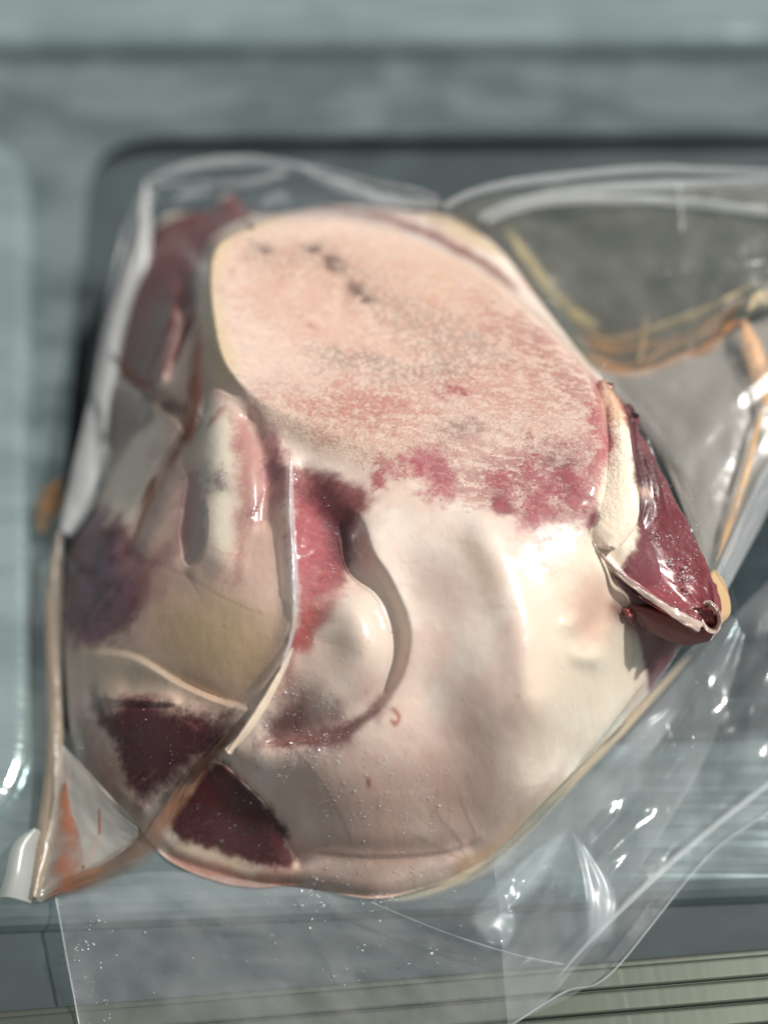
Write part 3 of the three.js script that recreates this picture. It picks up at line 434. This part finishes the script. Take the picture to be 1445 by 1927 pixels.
strip('juice_fold', [[1080, 610, 64, 10], [1140, 640, 62, 18], [1210, 628, 66, 20], [1300, 600, 73, 14], [1380, 560, 82, 8]], juice('#c99a70', .6), 1.5);
strip('juice_fold', [[1210, 705, 62, 8], [1240, 660, 66, 14], [1300, 640, 72, 16], [1352, 600, 78, 8]], juice('#d0a27c', .6), 1.5);
strip('juice_fold', [[1190, 630, 66, 8], [1260, 606, 72, 14], [1340, 575, 79, 14], [1420, 535, 86, 10]], juiceB, 2);
strip('juice_fold', [[1100, 690, 60, 20], [1190, 705, 62, 18], [1260, 684, 68, 26], [1330, 654, 75, 28], [1375, 612, 80, 22], [1410, 620, 82, 14]], juiceA, 3);
strip('juice_fold', [[950, 426, 84, 20], [985, 480, 78, 32], [1030, 545, 72, 34], [1080, 590, 68, 36], [1125, 626, 64, 40]], juiceB, 3, 'cream fold beside the sawn face');
strip('juice_fold', [[1396, 600, 84, 12], [1410, 640, 82, 40], [1425, 690, 80, 46], [1445, 750, 78, 40], [1480, 840, 76, 30]], juice('#d3a67c', .5), 3);
strip('juice_fold', [[1402, 590, 88, 8], [1420, 566, 90, 28], [1450, 560, 90, 36], [1500, 575, 88, 30]], juiceB, 3);
strip('juice_fold', [[1440, 740, 76, 14], [1410, 860, 74, 20], [1380, 960, 72, 22], [1345, 1060, 72, 10]], juice('#c9a274', .55), 2);
strip('juice_fold', [[1300, 1232, 62, 14], [1240, 1296, 54, 24], [1180, 1362, 46, 26], [1090, 1452, 36, 30], [1000, 1542, 24, 34], [920, 1622, 14, 34], [820, 1672, 8, 30], [720, 1696, 6, 16]], juice('#dccbb0', .75), 2, 'cream coloured juice along the lower right edge');
strip('juice_fold', [[118, 900, 20, 20], [96, 940, 14, 60], [82, 985, 10, 40], [88, 1010, 10, 10]], juice('#7d5e3c', .4), 2);
strip('juice_fold', [[1200, 690, 64, 10], [1210, 640, 66, 16], [1216, 590, 68, 8]], juice('#d8b589', .6), 2);
// seams and folded edges
const E1 = [
  [[835, 392, 97, 8], [900, 362, 100, 10], [1010, 340, 101, 14], [1200, 321, 102, 14], [1330, 322, 102, 12], [1560, 334, 102, 12]],
  [[900, 412, 95, 8], [960, 385, 98, 12], [1080, 362, 100, 18], [1250, 350, 100, 16], [1560, 340, 100, 14]],
  [[915, 420, 94, 8], [985, 392, 97, 12], [1090, 378, 99, 14], [1240, 378, 99, 16], [1350, 388, 99, 16], [1560, 412, 99, 16]],
  [[275, 347, 62, 10], [340, 318, 70, 14], [450, 302, 74, 14], [540, 312, 76, 12], [610, 322, 78, 8]],
  [[290, 352, 62, 8], [380, 348, 68, 8], [470, 345, 72, 8], [540, 325, 75, 6]],
  [[560, 318, 78, 8], [640, 350, 82, 26], [710, 374, 88, 28], [790, 384, 92, 16], [830, 388, 94, 6]],
  [[600, 320, 80, 3], [700, 345, 86, 3], [790, 364, 92, 4], [822, 378, 95, 10]],
  [[275, 350, 60, 8], [228, 470, 44, 14], [196, 640, 34, 14], [172, 820, 26, 16], [112, 1015, 16, 10]],
];
E1.forEach((p) => strip('folded_edge', p, F.edge, 2.5));
strip('folded_edge', [[274, 350, 62, 12], [264, 470, 54, 40], [224, 620, 44, 50], [198, 760, 38, 60], [166, 900, 32, 66], [122, 1005, 24, 24]], F.band, 3, 'wide milky fold standing along the upper left edge');
strip('folded_edge', [[112, 1005, 22, 14], [102, 1100, 18, 30], [102, 1250, 16, 30], [104, 1400, 13, 30], [92, 1540, 9, 36], [66, 1690, 6, 20]], F.warm, 2, 'cream tinted fold along the lower left edge');
strip('folded_edge', [[548, 870, 106, 6], [546, 960, 104, 16], [552, 1080, 100, 18], [552, 1180, 92, 12], [530, 1260, 86, 5]], F.edge, 3);
// brown creases over the left flank, and the corner full of juice
strip('juice_fold', [[374, 640, 99, 24], [370, 720, 99, 44], [358, 800, 95, 38], [325, 860, 85, 34], [282, 935, 75, 36], [240, 1045, 65, 28]], brown, 3, 'dark brown crease across the left flank');
strip('juice_fold', [[204, 664, 53, 12], [255, 715, 67, 30], [300, 752, 78, 40], [350, 790, 92, 60]], brown, 3);
bobj('juice_fold', unit(loft([[480, 1328, 70], [400, 1402, 52], [320, 1490, 34], [230, 1590, 18], [120, 1650, 10], [62, 1694, 5]], [[452, 1385, 66], [400, 1450, 46], [345, 1530, 30], [292, 1610, 16], [200, 1665, 8], [70, 1700, 4]], { n: 80, m: 24, uvs: 10, lift: (u, v) => 4 * Math.sin(v * Math.PI) * (1 - u * .6) + (fbm(u * 10, v * 5, 3) - .5) * 4 }), 80, 24), juice('#7d5a46', .5), 'rusty orange fold running to the bottom left corner');
strip('juice_fold', [[128, 1440, 18, 16], [124, 1530, 15, 40], [130, 1600, 13, 64], [112, 1680, 9, 70]], rust, 2);
strip('juice_fold', [[190, 1520, 20, 10], [185, 1580, 14, 14], [150, 1640, 10, 20], [90, 1690, 6, 10]], rust, 2);
bobj('film', loft([[118, 1400, 22], [105, 1500, 14], [85, 1600, 8], [64, 1695, 5]], [[250, 1540, 26], [260, 1570, 22], [220, 1610, 16], [80, 1698, 5]], { n: 50, m: 20, lift: w2(4, .5), uvs: 10 }), F.milk, 'milky corner of the bag at the lower left');
bobj('folded_corner', loft([[60, 1560, 10], [25, 1590, 12], [10, 1650, 10], [-6, 1690, 6]], [[90, 1575, 4], [80, 1610, 4], [70, 1660, 4], [60, 1700, 3]], { n: 40, m: 14, lift: (u, v) => 5 * Math.sin(v * Math.PI), uvs: 10 }), filmMat({ color: new THREE.Color('#f2f3ee'), transmission: .75, roughness: .3 }), 'whitish corner tucked behind the lower left');
// the bag's lower skirt lying on the metal
bobj('film', loft([[104, 1680, 5], [300, 1640, 8], [560, 1670, 10], [760, 1690, 10], [930, 1620, 20], [1100, 1450, 40], [1250, 1270, 54], [1370, 1150, 70]], [[150, 1935, 3], [400, 1960, 3], [700, 1960, 3], [960, 1927, 3], [1100, 1800, 5], [1200, 1640, 10], [1330, 1420, 20], [1400, 1200, 40]], { n: 120, m: 60, lift: (u, v) => Math.sin(v * Math.PI) * ((fbm(u * 7, v * 4, 3) - .5) * 12 + 1.5), uvs: 10 }), F.clear, 'empty skirt of the bag lying on the metal');
bobj('film', loft([[930, 1625, 16], [1060, 1500, 20], [1230, 1330, 24], [1360, 1180, 30], [1560, 980, 40]], [[955, 1930, 3], [1140, 1832, 3], [1310, 1640, 4], [1445, 1530, 6], [1600, 1420, 10]], { n: 90, m: 40, lift: (u, v) => Math.sin(v * Math.PI) * ((fbm(u * 6 + 4, v * 4, 3) - .5) * 12 + 1), uvs: 10 }), F.clear);
[[[960, 1930, 3, 5], [1060, 1868, 3, 5], [1150, 1830, 4, 5], [1330, 1612, 5, 4], [1450, 1525, 7, 4], [1560, 1440, 9, 4]], [[1052, 1836, 4, 2], [1100, 1780, 5, 10], [1200, 1680, 6, 13], [1300, 1590, 8, 13], [1450, 1470, 12, 12]], [[106, 1690, 5, 3], [128, 1810, 4, 3], [152, 1940, 3, 3]], [[700, 1700, 8, 4], [850, 1760, 7, 4], [980, 1800, 6, 5], [1060, 1815, 5, 5]]].forEach((p) => strip('folded_edge', p, F.edge, 1.2));
{ // crumpled folds that catch the sun under the joint's right edge
  const tri = (A, B, s) => bobj('crumpled_fold', unit(loft(A, B, { n: 50, m: 30, uvs: 10, lift: (u, v) => 1.6 * Math.sin(v * Math.PI) * Math.sin(u * Math.PI) + (fbm(u * 2.4 + s, v * 2, 2) - .5) * 4 + .3 * Math.sin(v * 13 + u * 5 + s) * Math.sin(u * Math.PI) }), 50, 30), F.fold);
  const ease = (() => { const n = 128, b = new Uint8Array(n * n * 4); for (let j = 0; j < n; j++) for (let i = 0; i < n; i++) { const u = (i + .5) / n, v = (j + .5) / n, a = sstep(.02, .75, Math.sin(Math.PI * u) ** .8 * Math.sin(Math.PI * v) * (.6 + .8 * fbm(u * 5, v * 5, 3))), o = (j * n + i) * 4; b[o] = b[o + 1] = b[o + 2] = a * 255; b[o + 3] = 255; } return tex(b, n, n); })();
  F.fold = filmMat({ transparent: true, alphaMap: ease, bumpMap: null, transmission: .86, roughness: .42, ior: 1.8, color: new THREE.Color(.9, .97, 1), bumpScale: .0006 });
  tri([[1075, 1555, 22], [1040, 1630, 16], [990, 1700, 12], [890, 1735, 9]], [[1072, 1552, 24], [1000, 1600, 24], [930, 1660, 19], [876, 1722, 13]], 1);
  tri([[1072, 1560, 24], [1092, 1650, 22], [1100, 1720, 19], [1096, 1785, 14]], [[1080, 1555, 22], [1142, 1650, 18], [1165, 1705, 15], [1160, 1775, 10]], 5);
  tri([[890, 1720, 9], [960, 1700, 12], [975, 1740, 9], [955, 1782, 6]], [[876, 1730, 11], [900, 1765, 12], [930, 1782, 9], [950, 1790, 6]], 9);
  tri([[1230, 1330, 40], [1180, 1380, 36], [1130, 1440, 30]], [[1290, 1330, 34], [1230, 1420, 28], [1160, 1480, 20]], 13);
  tri([[330, 395, 66], [350, 378, 68], [385, 372, 70], [400, 372, 70]], [[318, 385, 60], [345, 362, 62], [385, 358, 64], [405, 362, 66]], 17);
  tri([[480, 380, 76], [510, 360, 78], [535, 352, 80]], [[500, 396, 72], [530, 390, 74], [556, 392, 76]], 21);
}
// ---------------------------------------------------------------- ice on the meat under the film
{
  const ice = new THREE.MeshPhysicalMaterial({ color: new THREE.Color(.9, .92, .94), roughness: .2, transmission: .6, thickness: 0 });
  const g = new THREE.IcosahedronGeometry(1, 0), spots = [];
  const put = (cx0, cy0, rx, ry, n, s, hf) => { for (let i = 0; i < n; i++) { const a = rnd() * 6.28, r = Math.sqrt(rnd()), px = cx0 + Math.cos(a) * rx * r, py = cy0 + Math.sin(a) * ry * r; if (fbm(px / 22, py / 22, 3) < .47 + rnd() * .12) continue; if (!hf && !inside(px, py, OUT)) continue; spots.push([px, py, (hf ? hf(px, py) : H(px, py)), s * (.35 + rnd() * rnd() * 1.3)]); } };
  put(700, 1480, 180, 110, 1100, .27); put(560, 1350, 90, 80, 260, .35); put(640, 1200, 90, 160, 160, .3); put(450, 1540, 90, 70, 120, .22); put(270, 1400, 70, 90, 90, .22); put(600, 1050, 60, 150, 160, .3); put(880, 1300, 150, 200, 160, .25); put(700, 1640, 150, 40, 200, .35);
  const fl = (px, py) => lerp(94, 84, clamp((py - 850) / 300)) + .6; put(1265, 1020, 55, 120, 420, .38, fl); put(1200, 1060, 70, 60, 160, .3, fl); put(1140, 780, 30, 100, 60, .3, () => 108); put(1000, 900, 160, 80, 200, .22);
  const im = new THREE.InstancedMesh(g, ice, spots.length), d = new THREE.Object3D();
  spots.forEach(([x, y, h, s], i) => { d.position.copy(at(x, y, h + .2)).sub(joint.position); d.rotation.set(rnd() * 6, rnd() * 6, rnd() * 6); d.scale.set(s * .001 * (.6 + rnd()), s * .0006, s * .001 * (.6 + rnd())); d.updateMatrix(); im.setMatrixAt(i, d.matrix); });
  im.name = 'ice_crystals'; im.userData.kind = 'stuff'; joint.add(im);
}

{ // frost specks on the loose film
  const g = new THREE.IcosahedronGeometry(1, 0), mat = new THREE.MeshPhysicalMaterial({ color: new THREE.Color(.9, .93, .95), roughness: .2, transmission: .5, thickness: 0 }), L = [];
  const put = (x, y, rx, ry, n, s, h) => { for (let i = 0; i < n; i++) { const a = rnd() * 6.28, r = Math.sqrt(rnd()), px = x + Math.cos(a) * rx * r, py = y + Math.sin(a) * ry * r; if (fbm(px / 20, py / 20, 3) < .44 + rnd() * .12) continue; L.push([px, py, h, s * (.4 + rnd() * rnd() * 1.4)]); } };
  put(180, 1830, 45, 110, 110, .3, 8); put(450, 1790, 260, 100, 60, .24, 10); put(620, 1690, 140, 18, 130, .3, 10); put(800, 1780, 200, 120, 90, .3, 9); put(1330, 470, 110, 120, 120, .4, 86); put(1300, 370, 150, 18, 70, .3, 100); put(1180, 790, 80, 90, 50, .3, 72); put(1320, 800, 90, 100, 60, .3, 72); put(1280, 1330, 110, 110, 40, .3, 40);
  const im = new THREE.InstancedMesh(g, mat, L.length), d = new THREE.Object3D();
  L.forEach(([x, y, h, s], i) => { d.position.copy(at(x, y, h)); d.rotation.set(rnd() * 6, rnd() * 6, rnd() * 6); d.scale.set(s * .001 * (.6 + rnd()), s * .0006, s * .001 * (.6 + rnd())); d.updateMatrix(); im.setMatrixAt(i, d.matrix); });
  im.name = 'frost_specks'; im.userData.kind = 'stuff'; bag.add(im);
}
// ---------------------------------------------------------------- the metal it lies on
const scratch = noiseTex(1024, (u, v) => .5 + (fbm(u * 6, v * 250, 3) - .5) * .6 + (fbm(u * 30, v * 30, 3) - .5) * .4);
const plain = (a, c, f = 40) => { const n = 512, b = new Uint8Array(n * n * 4), c0 = lin(a), c1 = lin(c); for (let j = 0; j < n; j++) for (let i = 0; i < n; i++) { const t = sstep(.3, .7, fbm(i / f * .8, j / f * 1.6, 5)), o = (j * n + i) * 4; for (let q = 0; q < 3; q++) b[o + q] = enc(lerp(c0[q], c1[q], t)); b[o + 3] = 255; } return tex(b, n, n, true); };
const metal = (a, c, o) => new THREE.MeshPhysicalMaterial({ map: plain(a, c), metalness: .7, roughness: .4, roughnessMap: scratch, bumpMap: scratch, bumpScale: .0001, ...o });
{
  // the counter in plan: a pale steel frame with a darker sunk panel, parted by a round-cornered groove, its shade and dark reflections put into a dark sheet
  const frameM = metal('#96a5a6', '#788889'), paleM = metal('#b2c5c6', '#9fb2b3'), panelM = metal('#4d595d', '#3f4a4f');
  const round = (pts, r, cls = THREE.Shape) => { // pts: plan [x, z], clockwise or not, corners rounded by r
    const s = new cls(), n = pts.length; for (let i = 0; i < n; i++) { const p = pts[(i + n - 1) % n], q = pts[i], t = pts[(i + 1) % n], l1 = Math.hypot(p[0] - q[0], p[1] - q[1]), l2 = Math.hypot(t[0] - q[0], t[1] - q[1]), a = [q[0] + (p[0] - q[0]) * r / l1, q[1] + (p[1] - q[1]) * r / l1], b = [q[0] + (t[0] - q[0]) * r / l2, q[1] + (t[1] - q[1]) * r / l2]; if (i) s.lineTo(a[0], -a[1]); else s.moveTo(a[0], -a[1]); s.quadraticCurveTo(q[0], -q[1], b[0], -b[1]); } s.closePath(); return s; };
  const px = (list) => list.map(([x, y]) => { const p = at(x, y, 0); return [p.x, p.z]; });
  const slab = (shape, y0, y1, bev = .003) => { const g = new THREE.ExtrudeGeometry(shape, { depth: y1 - y0 - bev * 2, bevelEnabled: true, bevelThickness: bev, bevelSize: bev, bevelOffset: -bev, bevelSegments: 5, curveSegments: 20 }); g.rotateX(-Math.PI / 2); g.translate(0, y0 + bev, 0); const p = g.attributes.position, u = g.attributes.uv; for (let i = 0; i < p.count; i++) u.setXY(i, p.getX(i) * 3, p.getZ(i) * 3); return g; };
  const counter = new THREE.Group(); counter.name = 'counter'; counter.userData.kind = 'structure'; scene.add(counter);
  obj('panel', slab(round(px([[220, 372], [2300, 350], [2300, 1395], [72, 1460]]), .05), -.034, -.002, .011), panelM, counter);
  const fr = round(px([[-2600, 128], [3600, 122], [3000, 1630], [-1500, 1810]]), .01); fr.holes.push(round(px([[140, 238], [2400, 226], [2400, 1420], [20, 1490]]), .06, THREE.Path));
  obj('frame', slab(fr, -.034, .002, .012), frameM, counter);
  const b0 = px([[-2600, 84], [3600, 78]]); obj('back_board', slab(round([...b0, [2, -2], [-2, -2]], .01), -.034, .003, .012), paleM, counter);
  obj('lit_side_panel', slab(round(px([[-700, 262], [60, 268], [66, 1590], [-700, 1600]]), .05), -.004, .009, .0064), paleM, counter);  // sunlit steel on the left, its brightness put into a paler metal colour
  const grooveDark = new THREE.MeshStandardMaterial({ map: plain('#3e494b', '#333d41'), roughness: .75 });
  obj('dark_groove_sheet', slab(round([[-1.6, -2.1], [1.6, -2.1], [1.6, .4], [-1.6, .4]], .01), -.06, -.008), grooveDark, counter);  // added dark sheet, coloured as the shade and dark reflections in the groove
}
{ // ribbed rail along the front edge
  const rail = new THREE.Group(); rail.name = 'metal_rail'; rail.userData = { label: 'ribbed grey metal rail along the front edge of the counter', category: 'rail' };
  const o = at(1164, 1816, 0); rail.position.set(o.x, -.004, o.z); rail.rotation.y = 4.5 * Math.PI / 180; scene.add(rail);
  const bar = (z0, w, h, name) => { const s = new THREE.Shape(), r = .0016; s.moveTo(0, -.02); s.lineTo(w, -.02); s.lineTo(w, h - r); s.quadraticCurveTo(w, h, w - r, h); s.lineTo(r, h); s.quadraticCurveTo(0, h, 0, h - r); s.closePath(); const g = new THREE.ExtrudeGeometry(s, { depth: 2, bevelEnabled: false, curveSegments: 6 }); g.translate(0, 0, -1); g.rotateY(-Math.PI / 2); g.translate(0, 0, z0); return obj(name, g, railM, rail); };
  const railM = new THREE.MeshPhysicalMaterial({ color: new THREE.Color('#565c53'), metalness: .6, roughness: .45, bumpMap: scratch, bumpScale: .0001 });
  bar(-.002, .09, .0034, 'rail_base');
  for (let i = 0; i < 9; i++) bar(.0005 + i * .0085, .0081, .0052 + (i % 3) * .0006, 'rib');
}
renderer.render(scene, camera);
